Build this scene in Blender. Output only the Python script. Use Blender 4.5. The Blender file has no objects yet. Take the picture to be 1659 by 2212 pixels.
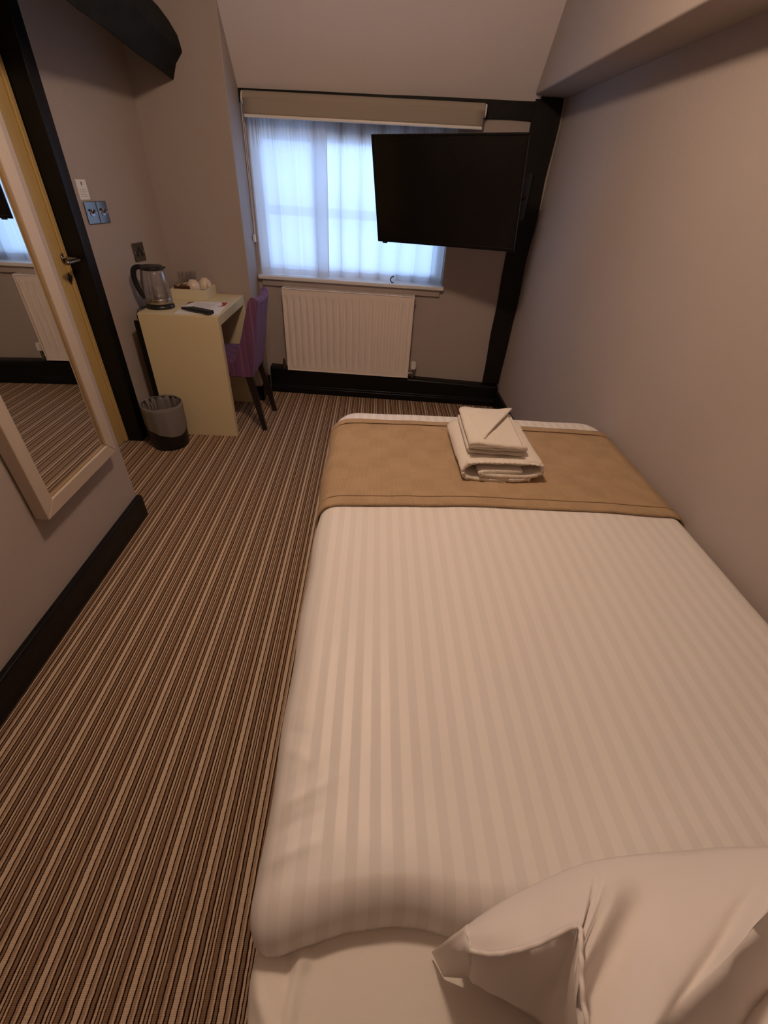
import bpy, bmesh, math, random
from mathutils import Vector, Matrix, noise as mnoise
random.seed(7)
C = bpy.context.scene.collection
PI = math.pi

# ------------------------------------------------------------------ materials
def srgb(r, g, b):
    f = lambda c: (c/255/12.92) if c/255 <= .04045 else ((c/255+.055)/1.055)**2.4
    return (f(r), f(g), f(b))

def mat(name, col, rough=.6, metal=0., bump=0., bscale=200., bdet=3., var=0., vscale=6., spec=.5, sheen=0., coat=0.):
    m = bpy.data.materials.new(name); m.use_nodes = True
    nt = m.node_tree; N = nt.nodes; L = nt.links
    b = N['Principled BSDF']
    b.inputs['Base Color'].default_value = (*col, 1)
    b.inputs['Roughness'].default_value = rough
    b.inputs['Metallic'].default_value = metal
    b.inputs['Specular IOR Level'].default_value = spec
    if sheen: b.inputs['Sheen Weight'].default_value = sheen
    if coat: b.inputs['Coat Weight'].default_value = coat; b.inputs['Coat Roughness'].default_value = .12
    tc = N.new('ShaderNodeTexCoord')
    if var:
        n = N.new('ShaderNodeTexNoise'); n.inputs['Scale'].default_value = vscale; n.inputs['Detail'].default_value = 4
        L.new(tc.outputs['Object'], n.inputs['Vector'])
        mx = N.new('ShaderNodeMix'); mx.data_type = 'RGBA'
        mx.inputs['A'].default_value = (*[c*(1-var) for c in col], 1)
        mx.inputs['B'].default_value = (*[min(1, c*(1+var)) for c in col], 1)
        L.new(n.outputs['Fac'], mx.inputs['Factor']); L.new(mx.outputs['Result'], b.inputs['Base Color'])
    if bump:
        n = N.new('ShaderNodeTexNoise'); n.inputs['Scale'].default_value = bscale; n.inputs['Detail'].default_value = bdet
        L.new(tc.outputs['Object'], n.inputs['Vector'])
        bp = N.new('ShaderNodeBump'); bp.inputs['Strength'].default_value = bump; bp.inputs['Distance'].default_value = .004
        L.new(n.outputs['Fac'], bp.inputs['Height']); L.new(bp.outputs['Normal'], b.inputs['Normal'])
    return m

def math_node(nt, op, a, b=None, c=None):
    n = nt.nodes.new('ShaderNodeMath'); n.operation = op
    for i, v in enumerate((a, b, c)):
        if v is None: continue
        if isinstance(v, (int, float)): n.inputs[i].default_value = v
        else: nt.links.new(v, n.inputs[i])
    return n.outputs[0]

def ramp(nt, fac, stops, interp='LINEAR'):
    r = nt.nodes.new('ShaderNodeValToRGB'); r.color_ramp.interpolation = interp
    e = r.color_ramp.elements
    while len(e) > 1: e.remove(e[0])
    e[0].position = stops[0][0]; e[0].color = (*stops[0][1], 1)
    for p, c in stops[1:]:
        x = e.new(p); x.color = (*c, 1)
    nt.links.new(fac, r.inputs['Fac'])
    return r.outputs['Color']

WALL = (.42, .365, .33)
M = {}
M['wall'] = mat('taupe_paint', WALL, .75, bump=.25, bscale=90, var=.04, vscale=3, spec=.25)
M['ceil'] = mat('ceiling_paint', (.74, .69, .68), .8, bump=.2, bscale=70, var=.02, spec=.2)
M['black_paint'] = mat('black_gloss_paint', (.005, .005, .0055), .34, bump=.25, bscale=25, spec=.3)
M['timber'] = mat('black_timber', (.009, .0075, .0065), .62, bump=.6, bscale=30, bdet=6, var=.4, vscale=9, spec=.25)
M['rough_timber'] = mat('rough_black_timber', (.020, .020, .018), .9, bump=1., bscale=26, bdet=8, var=.5, vscale=14, spec=.12)
M['door'] = mat('cream_door_paint', (.60, .43, .17), .45, bump=.06, bscale=60, var=.05, vscale=4)
M['desk'] = mat('cream_laminate', (.72, .63, .40), .42, var=.02, vscale=8, spec=.45)
M['tray'] = mat('tray_cream', (.72, .65, .45), .5)
M['tray_in'] = mat('tray_brown_inside', (.10, .045, .025), .6)
M['chrome'] = mat('brushed_chrome', (.33, .30, .28), .22, 1.)
M['plate'] = mat('dull_chrome_plate', (.20, .18, .165), .2, 1.)
M['steel'] = mat('satin_steel', (.45, .41, .38), .3, 1., bump=.05, bscale=300)
M['black_plastic'] = mat('black_plastic', (.012, .012, .014), .35)
M['dark_hole'] = mat('socket_hole', (.008, .006, .006), .6)
M['rad'] = mat('radiator_enamel', (.86, .77, .70), .4, spec=.4)
M['white_plastic'] = mat('white_plastic', (.80, .78, .74), .4)
M['sill'] = mat('white_gloss_paint', (.78, .76, .73), .35)
M['upvc'] = mat('window_frame_white', (.80, .80, .80), .35)
M['blind'] = mat('blind_fabric', (.36, .31, .25), .85, bump=.3, bscale=600)
M['paper'] = mat('paper', (.85, .84, .83), .7)
M['red_ink'] = mat('red_ink', (.45, .04, .025), .6)
M['grey_ink'] = mat('grey_ink', (.5, .5, .52), .7)
M['cup'] = mat('cream_china', (.78, .66, .52), .18)
M['brown_box'] = mat('brown_sachet', (.13, .05, .03), .45, var=.3, vscale=60)
M['divan'] = mat('divan_cloth', (.10, .08, .07), .8)
M['sheet'] = mat('cotton_sheet', (.78, .73, .66), .75, bump=.12, bscale=900, spec=.2)
M['pillow'] = mat('pillow_cotton', (.80, .75, .71), .62, bump=.1, bscale=900, spec=.3)
M['towel'] = mat('terry_towel', (.88, .81, .71), .95, bump=.9, bscale=420, bdet=2, spec=.1, sheen=.3)
M['wood_leg'] = mat('dark_wood_leg', (.012, .007, .006), .35)
M['tv_frame'] = mat('tv_black', (.004, .004, .005), .3, spec=.3)
M['tv_screen'] = mat('tv_screen_glass', (.003, .003, .003), .24, spec=.5)
M['mirror_frame'] = mat('painted_mirror_frame', (.52, .44, .35), .5, bump=.1, bscale=80)
M['gold_rim'] = mat('gilt_rim', (.40, .27, .13), .35, .3)
M['mirror'] = mat('mirror_glass', (.86, .88, .86), .01, 1.)
M['lead'] = mat('white_cord', (.75, .75, .75), .5)
M['bin'] = mat('black_bin_plastic', (.006, .006, .007), .4)

def glass_mat(name, tint, refl=.07, rough=.02, body=None, bodyw=0.):
    m = bpy.data.materials.new(name); m.use_nodes = True
    nt = m.node_tree; N = nt.nodes; L = nt.links
    N.remove(N['Principled BSDF'])
    out = N['Material Output']
    t = N.new('ShaderNodeBsdfTransparent'); t.inputs['Color'].default_value = (*tint, 1)
    g = N.new('ShaderNodeBsdfGlossy'); g.inputs['Roughness'].default_value = rough
    lw = N.new('ShaderNodeLayerWeight'); lw.inputs['Blend'].default_value = .25
    f = math_node(nt, 'MULTIPLY_ADD', lw.outputs['Facing'], .5, refl)
    mx = N.new('ShaderNodeMixShader'); L.new(f, mx.inputs[0]); L.new(t.outputs[0], mx.inputs[1]); L.new(g.outputs[0], mx.inputs[2])
    last = mx
    if body:
        d = N.new('ShaderNodeBsdfDiffuse'); d.inputs['Color'].default_value = (*body, 1)
        m2 = N.new('ShaderNodeMixShader'); m2.inputs[0].default_value = bodyw
        L.new(mx.outputs[0], m2.inputs[1]); L.new(d.outputs[0], m2.inputs[2]); last = m2
    L.new(last.outputs[0], out.inputs['Surface'])
    return m
M['pane'] = glass_mat('window_glass', (.97, .98, .98), .04)
M['kettle_glass'] = glass_mat('kettle_glass', (.95, .95, .96), .11, .03, (.55, .5, .5), .09)
M['tumbler'] = glass_mat('tumbler_glass', (.975, .975, .975), .07, .03)

def cloth_mat(name, col, trans, through):
    m = bpy.data.materials.new(name); m.use_nodes = True
    nt = m.node_tree; N = nt.nodes; L = nt.links
    N.remove(N['Principled BSDF']); out = N['Material Output']
    d = N.new('ShaderNodeBsdfDiffuse'); d.inputs['Color'].default_value = (*col, 1)
    tl = N.new('ShaderNodeBsdfTranslucent'); tl.inputs['Color'].default_value = (*col, 1)
    tp = N.new('ShaderNodeBsdfTransparent')
    m1 = N.new('ShaderNodeMixShader'); m1.inputs[0].default_value = trans
    lw = N.new('ShaderNodeLayerWeight'); lw.inputs['Blend'].default_value = .5
    k = math_node(nt, 'MULTIPLY_ADD', lw.outputs['Facing'], -.30, 1.)          # a net closes up when seen along its folds
    hsv = N.new('ShaderNodeHueSaturation'); hsv.inputs['Color'].default_value = (*col, 1); L.new(k, hsv.inputs['Value']); L.new(hsv.outputs[0], tl.inputs['Color'])
    L.new(d.outputs[0], m1.inputs[1]); L.new(tl.outputs[0], m1.inputs[2])
    m2 = N.new('ShaderNodeMixShader'); L.new(math_node(nt, 'MULTIPLY', k, through), m2.inputs[0])
    L.new(m1.outputs[0], m2.inputs[1]); L.new(tp.outputs[0], m2.inputs[2])
    L.new(m2.outputs[0], out.inputs['Surface'])
    return m
M['net'] = cloth_mat('net_curtain', (.90, .91, .93), .68, .06)
M['net_hem'] = cloth_mat('net_curtain_hem', (.82, .84, .88), .45, .05)
M['bag'] = cloth_mat('bin_liner_film', (.34, .31, .295), .3, .18)

# striped carpet, stripes run towards the window
def carpet():
    m = bpy.data.materials.new('striped_carpet'); m.use_nodes = True
    nt = m.node_tree; N = nt.nodes; L = nt.links; b = N['Principled BSDF']
    b.inputs['Roughness'].default_value = .95; b.inputs['Specular IOR Level'].default_value = .1
    tc = N.new('ShaderNodeTexCoord'); sp = N.new('ShaderNodeSeparateXYZ'); L.new(tc.outputs['Object'], sp.inputs[0])
    nz = N.new('ShaderNodeTexNoise'); nz.inputs['Scale'].default_value = 55; nz.inputs['Detail'].default_value = 2
    L.new(tc.outputs['Object'], nz.inputs['Vector'])
    wob = math_node(nt, 'MULTIPLY_ADD', nz.outputs['Fac'], .0032, -.0016)
    x = math_node(nt, 'ADD', sp.outputs['X'], wob)
    PER = .0985
    fr = math_node(nt, 'FRACT', math_node(nt, 'DIVIDE', math_node(nt, 'ADD', x, 5.), PER))
    lt = srgb(208, 184, 157); l2 = srgb(204, 178, 150); md = srgb(168, 141, 116); br = srgb(136, 109, 86); dk = srgb(44, 25, 15); d2 = srgb(84, 58, 40)
    seq = [(lt, .120), (dk, .032), (md, .070), (l2, .045), (dk, .034), (br, .080), (dk, .040), (l2, .055), (dk, .030), (md, .05), (dk, .032),
           (l2, .045), (d2, .03), (br, .09), (dk, .036), (md, .06), (l2, .05), (dk, .034), (br, .06), (dk, .030)]
    tot = sum(w for _, w in seq); p = 0; st = []; hs = []
    for c, w in seq:
        st.append((p, c)); h = .1 if c is dk else (.35 if c is d2 else (.75 if c is br else 1.))
        hs.append((p, (h, h, h))); p += w/tot
    col = ramp(nt, fr, st, 'CONSTANT'); hgt = ramp(nt, fr, hs, 'CONSTANT')
    # yarn flecks along the pile
    n2 = N.new('ShaderNodeTexNoise'); n2.inputs['Scale'].default_value = 420; n2.inputs['Detail'].default_value = 2
    L.new(tc.outputs['Object'], n2.inputs['Vector'])
    rib = N.new('ShaderNodeTexWave'); rib.bands_direction = 'Y'; rib.inputs['Scale'].default_value = 95; rib.inputs['Distortion'].default_value = 1.2
    rib.inputs['Detail'].default_value = 1
    L.new(tc.outputs['Object'], rib.inputs['Vector'])
    v = math_node(nt, 'MULTIPLY_ADD', n2.outputs['Fac'], .5, .62)
    v = math_node(nt, 'MULTIPLY_ADD', rib.outputs['Fac'], .22, v)
    mx = N.new('ShaderNodeMix'); mx.data_type = 'RGBA'; mx.blend_type = 'MULTIPLY'; mx.inputs['Factor'].default_value = 1
    cmb = N.new('ShaderNodeCombineColor')
    for i in range(3): L.new(v, cmb.inputs[i])
    L.new(col, mx.inputs['A']); L.new(cmb.outputs[0], mx.inputs['B'])
    L.new(mx.outputs['Result'], b.inputs['Base Color'])
    hh = N.new('ShaderNodeRGBToBW'); L.new(hgt, hh.inputs[0])
    h2 = math_node(nt, 'MULTIPLY_ADD', rib.outputs['Fac'], .25, hh.outputs[0])
    bp = N.new('ShaderNodeBump'); bp.inputs['Strength'].default_value = .55; bp.inputs['Distance'].default_value = .003
    L.new(h2, bp.inputs['Height']); L.new(bp.outputs['Normal'], b.inputs['Normal'])
    return m
M['carpet'] = carpet()

# duvet: woven satin stripe (uses the cloth's own UV, metres along / across the cloth)
def satin(name, col, pitch, amount):
    m = bpy.data.materials.new(name); m.use_nodes = True
    nt = m.node_tree; N = nt.nodes; L = nt.links; b = N['Principled BSDF']
    uv = N.new('ShaderNodeUVMap'); sp = N.new('ShaderNodeSeparateXYZ'); L.new(uv.outputs[0], sp.inputs[0])
    fr = math_node(nt, 'FRACT', math_node(nt, 'DIVIDE', math_node(nt, 'ADD', sp.outputs['X'], 5.), pitch))
    c = ramp(nt, fr, [(0, col), (.46, col), (.5, [k*(1-amount) for k in col]), (.96, [k*(1-amount) for k in col]), (1, col)])
    L.new(c, b.inputs['Base Color'])
    rr = ramp(nt, fr, [(0, (.42,)*3), (.46, (.42,)*3), (.5, (.62,)*3), (.96, (.62,)*3), (1, (.42,)*3)])
    L.new(rr, b.inputs['Roughness']); b.inputs['Specular IOR Level'].default_value = .4
    tc = N.new('ShaderNodeTexCoord'); n = N.new('ShaderNodeTexNoise'); n.inputs['Scale'].default_value = 900
    L.new(tc.outputs['Object'], n.inputs['Vector'])
    bp = N.new('ShaderNodeBump'); bp.inputs['Strength'].default_value = .08; bp.inputs['Distance'].default_value = .002
    L.new(n.outputs['Fac'], bp.inputs['Height']); L.new(bp.outputs['Normal'], b.inputs['Normal'])
    return m
M['duvet'] = satin('satin_stripe_duvet', (.82, .785, .745), .0355, .075)

# knitted throw, ribs run the short way, a hem along each long edge
def knit():
    m = bpy.data.materials.new('knitted_throw'); m.use_nodes = True
    nt = m.node_tree; N = nt.nodes; L = nt.links; b = N['Principled BSDF']
    b.inputs['Roughness'].default_value = .9; b.inputs['Specular IOR Level'].default_value = .15
    uv = N.new('ShaderNodeUVMap'); sp = N.new('ShaderNodeSeparateXYZ'); L.new(uv.outputs[0], sp.inputs[0])
    X, Y = sp.outputs['X'], sp.outputs['Y']
    rx = math_node(nt, 'ABSOLUTE', math_node(nt, 'SINE', math_node(nt, 'MULTIPLY', X, 3.14159/.0045)))
    ry = math_node(nt, 'ABSOLUTE', math_node(nt, 'SINE', math_node(nt, 'MULTIPLY', Y, 3.14159/.0055)))
    n = N.new('ShaderNodeTexNoise'); n.inputs['Scale'].default_value = 9; n.inputs['Detail'].default_value = 3; L.new(uv.outputs[0], n.inputs['Vector'])
    blocks = N.new('ShaderNodeTexChecker'); blocks.inputs['Scale'].default_value = 14; L.new(uv.outputs[0], blocks.inputs['Vector'])
    h = math_node(nt, 'ADD', math_node(nt, 'MULTIPLY', rx, .6), math_node(nt, 'MULTIPLY', ry, math_node(nt, 'MULTIPLY_ADD', blocks.outputs['Fac'], .25, .3)))
    col = ramp(nt, math_node(nt, 'MULTIPLY_ADD', n.outputs['Fac'], .5, math_node(nt, 'MULTIPLY', h, .45)),
               [(.15, (.27, .175, .098)), (.45, (.40, .28, .168)), (.85, (.50, .36, .225))])
    L.new(col, b.inputs['Base Color'])
    bp = N.new('ShaderNodeBump'); bp.inputs['Strength'].default_value = .5; bp.inputs['Distance'].default_value = .002
    L.new(h, bp.inputs['Height']); L.new(bp.outputs['Normal'], b.inputs['Normal'])
    return m
M['throw'] = knit()

# purple striped chair velvet
def velvet():
    m = mat('purple_striped_velvet', (.20, .075, .20), .8, bump=.2, bscale=500, sheen=.22, spec=.2)
    nt = m.node_tree; N = nt.nodes; L = nt.links; b = N['Principled BSDF']
    tc = N.new('ShaderNodeTexCoord'); sp = N.new('ShaderNodeSeparateXYZ'); L.new(tc.outputs['Object'], sp.inputs[0])
    a = math_node(nt, 'ADD', sp.outputs['Y'], math_node(nt, 'MULTIPLY', sp.outputs['X'], 1.0))
    fr = math_node(nt, 'FRACT', math_node(nt, 'MULTIPLY', a, 11.))
    c = ramp(nt, fr, [(0, (.12, .05, .10)), (.30, (.15, .06, .135)), (.44, (.155, .065, .145)), (.47, (.30, .20, .28)), (.50, (.155, .065, .145)), (.8, (.13, .055, .12)), (.86, (.20, .10, .19)), (.9, (.12, .05, .10))])
    L.new(c, b.inputs['Base Color'])
    b.inputs['Sheen Tint'].default_value = (.6, .5, .85, 1)
    return m
M['velvet'] = velvet()

# ------------------------------------------------------------------ geometry helpers
def link(name, bm, m, parent=None, smooth=False, bevel=0., seg=2, loc=None, rot=None, subsurf=0, solid=0., auto=None):
    me = bpy.data.meshes.new(name)
    bmesh.ops.recalc_face_normals(bm, faces=bm.faces[:])
    bm.to_mesh(me); bm.free()
    o = bpy.data.objects.new(name, me); C.objects.link(o)
    if m: me.materials.append(m)
    if parent: o.parent = parent
    if loc: o.location = loc
    if rot: o.rotation_euler = rot
    if solid:
        s = o.modifiers.new('solid', 'SOLIDIFY'); s.thickness = solid; s.offset = 0
    if bevel:
        b = o.modifiers.new('bevel', 'BEVEL'); b.width = bevel; b.segments = seg; b.limit_method = 'ANGLE'; b.angle_limit = .6
    if subsurf:
        s = o.modifiers.new('sub', 'SUBSURF'); s.levels = subsurf; s.render_levels = subsurf
    if smooth or bevel:
        for p in me.polygons: p.use_smooth = True
        if bevel and not smooth:
            w = o.modifiers.new('wn', 'WEIGHTED_NORMAL'); w.keep_sharp = False
    return o

def box(bm, x0, x1, y0, y1, z0, z1):
    v = [bm.verts.new((x, y, z)) for z in (z0, z1) for y in (y0, y1) for x in (x0, x1)]
    for f in ((0, 1, 3, 2), (4, 5, 7, 6), (0, 1, 5, 4), (2, 3, 7, 6), (0, 2, 6, 4), (1, 3, 7, 5)):
        bm.faces.new([v[i] for i in f])
    return v

def B(*boxes):
    bm = bmesh.new()
    for b in boxes: box(bm, *b)
    return bm

def prism(bm, pts, axis, a, b):
    """polygon pts in the plane across axis, extruded from a to b"""
    def P(p, t):
        return {'x': (t, p[0], p[1]), 'y': (p[0], t, p[1]), 'z': (p[0], p[1], t)}[axis]
    v0 = [bm.verts.new(P(p, a)) for p in pts]; v1 = [bm.verts.new(P(p, b)) for p in pts]
    n = len(pts)
    bm.faces.new(v0); bm.faces.new(v1)
    for i in range(n): bm.faces.new((v0[i], v0[(i+1) % n], v1[(i+1) % n], v1[i]))

def lathe(bm, prof, seg=32, c=(0, 0, 0), close=True):
    rings = []
    for r, z in prof:
        if r < 1e-5: rings.append([bm.verts.new((c[0], c[1], c[2]+z))])
        else: rings.append([bm.verts.new((c[0]+r*math.cos(2*PI*i/seg), c[1]+r*math.sin(2*PI*i/seg), c[2]+z)) for i in range(seg)])
    for a, b in zip(rings, rings[1:]):
        if len(a) == 1 and len(b) == 1: continue
        for i in range(seg):
            j = (i+1) % seg
            if len(a) == 1: bm.faces.new((a[0], b[i], b[j]))
            elif len(b) == 1: bm.faces.new((a[i], a[j], b[0]))
            else: bm.faces.new((a[i], a[j], b[j], b[i]))
    if close:
        for r in (rings[0], rings[-1]):
            if len(r) > 1: bm.faces.new(r)

def tube(bm, pts, r, seg=10, caps=True):
    pts = [Vector(p) for p in pts]
    rad = r if isinstance(r, (list, tuple)) else [r]*len(pts)
    up = None; rings = []
    for i, p in enumerate(pts):
        d = (pts[min(i+1, len(pts)-1)]-pts[max(i-1, 0)]).normalized()
        if up is None:
            up = d.orthogonal().normalized()
        up = (up-d*up.dot(d)).normalized(); s = d.cross(up)
        rings.append([bm.verts.new(p+(up*math.cos(2*PI*k/seg)+s*math.sin(2*PI*k/seg))*rad[i]) for k in range(seg)])
    for a, b in zip(rings, rings[1:]):
        for k in range(seg): bm.faces.new((a[k], a[(k+1) % seg], b[(k+1) % seg], b[k]))
    if caps: bm.faces.new(rings[0]); bm.faces.new(rings[-1])

def smooth_path(pts, n=6):
    pts = [Vector(p) for p in pts]; out = []
    for i in range(len(pts)-1):
        p0, p1, p2, p3 = pts[max(i-1, 0)], pts[i], pts[i+1], pts[min(i+2, len(pts)-1)]
        for k in range(n):
            t = k/n
            out.append(.5*((2*p1)+(p2-p0)*t+(2*p0-5*p1+4*p2-p3)*t*t+(3*p1-p0-3*p2+p3)*t**3))
    out.append(pts[-1]); return out

def grid(bm, fn, nu, nv, uvfn=None):
    V = [[bm.verts.new(fn(i/nu, j/nv)) for i in range(nu+1)] for j in range(nv+1)]
    lay = bm.loops.layers.uv.verify() if uvfn else None
    for j in range(nv):
        for i in range(nu):
            f = bm.faces.new((V[j][i], V[j][i+1], V[j+1][i+1], V[j+1][i]))
            if uvfn:
                for l, (a, b) in zip(f.loops, ((i, j), (i+1, j), (i+1, j+1), (i, j+1))): l[lay].uv = uvfn(a/nu, b/nv)
    return V

def nz(x, y, z=0., s=1.): return mnoise.noise((x*s, y*s, z*s))

def empty(name, loc, rz=0., rot=None):
    o = bpy.data.objects.new(name, None); C.objects.link(o); o.location = loc
    o.rotation_euler = rot if rot else (0, 0, rz); o.empty_display_size = .05
    return o

def thing(name, label, cat, loc=(0, 0, 0), rz=0., group=None, rot=None):
    o = empty(name, loc, rz, rot); o['label'] = label; o['category'] = cat
    if group: o['group'] = group
    return o

def tag(o, label, cat, group=None):
    o['label'] = label; o['category'] = cat
    if group: o['group'] = group
    return o

def struct(o):
    o['kind'] = 'structure'; return o

# ------------------------------------------------------------------ camera
cd = bpy.data.cameras.new('camera'); cam = bpy.data.objects.new('camera', cd); C.objects.link(cam)
cd.sensor_fit = 'HORIZONTAL'; cd.sensor_width = 36; cd.lens = 946.38/1659*36; cd.clip_start = .01
def rodrigues(a):
    a = Vector(a); return Matrix.Rotation(a.length, 3, a.normalized())
Rw = rodrigues((.648282814, -.0257353742, .0485697720)) @ Matrix(((1, 0, 0), (0, 0, -1), (0, 1, 0)))   # world -> (right, down, forward)
mc = Matrix((Rw[0], -Rw[1], -Rw[2])).transposed()
cam.matrix_world = Matrix.Translation((0, 0, 1.41)) @ mc.to_4x4()
bpy.context.scene.camera = cam

# ------------------------------------------------------------------ the room
WIN = (0, 3.47, 0); WROT = (0, 0, math.radians(-3.2))      # the window wall stands slightly askew

floor = struct(link('floor', B((-1.75, 1.2, -.45, 3.9, -.06, 0)), M['carpet']))

bm = bmesh.new()                                            # right wall leans out a touch
prism(bm, [(1.010, 0), (1.068, 2.5), (1.25, 2.5), (1.25, 0)], 'y', -.45, 3.9)
struct(link('wall_right', bm, M['wall']))
struct(link('wall_back', B((-1.75, 1.2, -.45, -.31, 0, 2.5)), M['wall']))
struct(link('wall_left', B((-1.26, -1.13, -.35, 1.77, 0, 2.5)), M['wall'], bevel=.006))
bm = B((-1.72, -1.56, .95, 1.74, 0, 2.5), (-1.72, -1.56, 1.74, 2.52, 2.0, 2.5), (-1.72, -1.26, .85, .95, 0, 2.5))
struct(link('wall_door', bm, M['wall']))
bm = bmesh.new()
prism(bm, [(-1.475, 2.52), (-1.335, 3.262), (-1.335, 3.4), (-1.75, 3.4), (-1.75, 2.52)], 'z', 0, 2.5)
struct(link('wall_far', bm, M['wall']))
struct(link('wall_alcove', B((-1.75, -.836, 3.25, 3.9, 0, 2.5)), M['wall'], bevel=.008))

# window wall, pierced (local x along the wall, local -y into the room)
U0, U1, Z0, Z1 = -.812, .472, .825, 1.705
bm = B((-.95, U0, 0, .32, 0, 2.3), (U1, 1.35, 0, .32, 0, 2.3), (U0, U1, 0, .32, 0, Z0), (U0, U1, 0, .32, Z1, 2.3))
struct(link('wall_window', bm, M['wall'], loc=WIN, rot=WROT))

# ceilings
cs, sn = .645, .764
bm = bmesh.new()
def slab(x0, x1, t0, t1):
    # a strip of the 50 degree slope between t0 and t1 metres from the foot of the slope
    th = .06; vs = []
    for t in (t0, t1):
        for x in (x0, x1):
            zb = 1.80+.0145*(x+.0)
            yb = 3.47-.056*x-.012
            p = Vector((x, yb-cs*t, zb+sn*t)); vs.append((p, p+Vector((0, sn*th, cs*th))))
    lo = [bm.verts.new(p) for p, q in vs]; hi = [bm.verts.new(q) for p, q in vs]
    for f in ((0, 1, 3, 2),): bm.faces.new([lo[i] for i in f]); bm.faces.new([hi[i] for i in f])
    for a, b in ((0, 1), (1, 3), (3, 2), (2, 0)): bm.faces.new((lo[a], lo[b], hi[b], hi[a]))
slab(-.84, .90, -.02, .95); slab(-1.7, -.84, .42, .95)
struct(link('ceiling_slope', bm, M['ceil']))
struct(link('ceiling', B((-1.75, 1.2, -.45, 3.2, 2.4, 2.5)), M['ceil']))
struct(link('wall_bulkhead', B((.862, 1.2, -.45, 3.75, 1.838, 2.5)), M['wall'], bevel=.01))

# black trim
bm = bmesh.new()
prism(bm, [(-1.13, 0), (-1.104, 0), (-1.104, .105), (-1.108, .12), (-1.13, .12)], 'y', -.31, 1.772)
struct(link('baseboard_left', bm, M['black_paint'], bevel=.003))
bm = bmesh.new()
prism(bm, [(1.03, 0), (.984, 0), (.984, .10), (.99, .115), (1.03, .115)], 'y', -.31, 3.36)
struct(link('baseboard_right', bm, M['black_paint'], bevel=.003))
bm = B((-1.40, -.822, 3.237, 3.255, 0, .11), (-.84, -.822, 3.237, 3.5, 0, .11))
struct(link('baseboard_alcove', bm, M['black_paint'], bevel=.003))
bm = bmesh.new()
prism(bm, [(-.09, 0), (-.09, .045), (-.07, .055), (-.07, .165), (-.062, .176), (0, .182), (0.02, 0)], 'x', -.80, 1.003)
for v in bm.verts:
    if v.co.z > .1: v.co.z += .022*(.1-v.co.x)
struct(link('baseboard_window', bm, M['black_paint'], loc=WIN, rot=WROT, bevel=.004))

def wavy_bar(u0, u1, z0, z1, d0, d1, along, n, amp, seed):
    """hand-hewn timber: a bar whose long edges wander"""
    bm = bmesh.new(); rings = []
    for i in range(n+1):
        t = i/n
        e = [amp*nz(t*7+seed, k*3.1, seed) for k in range(4)]
        if along == 'z':
            z = z0+(z1-z0)*t
            q = [(u0(t)+e[0], -d0, z), (u1(t)+e[1], -d0, z), (u1(t)+e[1], -d1+e[2]*.4, z), (u0(t)+e[0], -d1+e[3]*.4, z)]
        else:
            u = u0+(u1-u0)*t
            q = [(u, -d0, z0(t)+e[0]), (u, -d0, z1(t)+e[1]), (u, -d1+e[2]*.4, z1(t)+e[1]), (u, -d1+e[3]*.4, z0(t)+e[0])]
        rings.append([bm.verts.new(p) for p in q])
    for a, b in zip(rings, rings[1:]):
        for k in range(4): bm.faces.new((a[k], a[(k+1) % 4], b[(k+1) % 4], b[k]))
    bm.faces.new(rings[0]); bm.faces.new(rings[-1]); return bm
bm = wavy_bar(lambda t: .884-.008*t, lambda t: 1.014+.022*t, .165, 1.835, -.02, .022, 'z', 26, .007, 3.)
struct(link('trim_1', bm, M['timber'], loc=WIN, rot=WROT, bevel=.004))
bm = wavy_bar(-.84, .90, lambda t: 1.728, lambda t: 1.796+.026*t, -.02, .014, 'x', 26, .006, 8.)
struct(link('trim_2', bm, M['timber'], loc=WIN, rot=WROT, bevel=.003))

# rough-hewn beam running into the alcove wall above the switches
bm = bmesh.new(); rings = []
sec = [(-1.112, 1.775), (-1.083, 1.842), (-1.040, 1.886), (-1.052, 1.945), (-1.085, 1.995), (-1.130, 2.05), (-1.26, 2.07), (-1.285, 1.96), (-1.225, 1.885), (-1.165, 1.826)]
for i in range(17):
    t = i/16
    y = 1.7+(3.262-1.7)*t; up = .085*(3.2-y)
    ring = []
    for k, (a, b) in enumerate(sec):
        e = .012*nz(t*5, k*1.7, 4.); f = .012*nz(t*6, k*2.3, 9.)
        if t > .85: e *= .3; f *= .3
        ring.append(bm.verts.new((a+e, y, b+f+up)))
    rings.append(ring)
for a, b in zip(rings, rings[1:]):
    n = len(a)
    for k in range(n): bm.faces.new((a[k], a[(k+1) % n], b[(k+1) % n], b[k]))
bm.faces.new(rings[0]); bm.faces.new(rings[-1])
struct(link('trim_3', bm, M['rough_timber'], bevel=.006))

# ------------------------------------------------------------------ door
d = struct(empty('door_1', (-1.56, 2.13, 0)))
bm = B((-.04, .02, -.37, .382, .012, 1.985))
link('door_leaf', bm, M['door'], d, bevel=.004)
link('door_stop', B((.02, .032, .355, .382, .012, 1.985)), M['door'], d, bevel=.003)
def jamb(y0, y1, z0, z1): return B((-.08, .118, y0, y1, z0, z1))
link('door_frame', B((-.08, .118, .386, .466, 0, 2.06), (-.08, .118, -.46, -.375, 0, 2.06), (-.08, .118, -.375, .386, 1.99, 2.06)), M['black_paint'], d, bevel=.006)
h = empty('door_handle', (.02, .362, 1.018)); h.parent = d
bm = bmesh.new()
tube(bm, [(0, 0, 0), (.009, 0, 0)], .026, 24); link('handle_rose', bm, M['chrome'], h, bevel=.002)
bm = bmesh.new()
tube(bm, smooth_path([(.005, 0, 0), (.055, 0, 0), (.074, -.006, 0), (.082, -.028, 0), (.082, -.120, 0)], 5), .0095, 12); link('lever', bm, M['chrome'], h, smooth=True)
bm = bmesh.new(); tube(bm, [(0, -.003, -.085), (.008, -.003, -.085)], .026, 24); tube(bm, [(.008, -.003, -.085), (.011, -.003, -.085)], .015, 20)
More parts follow.
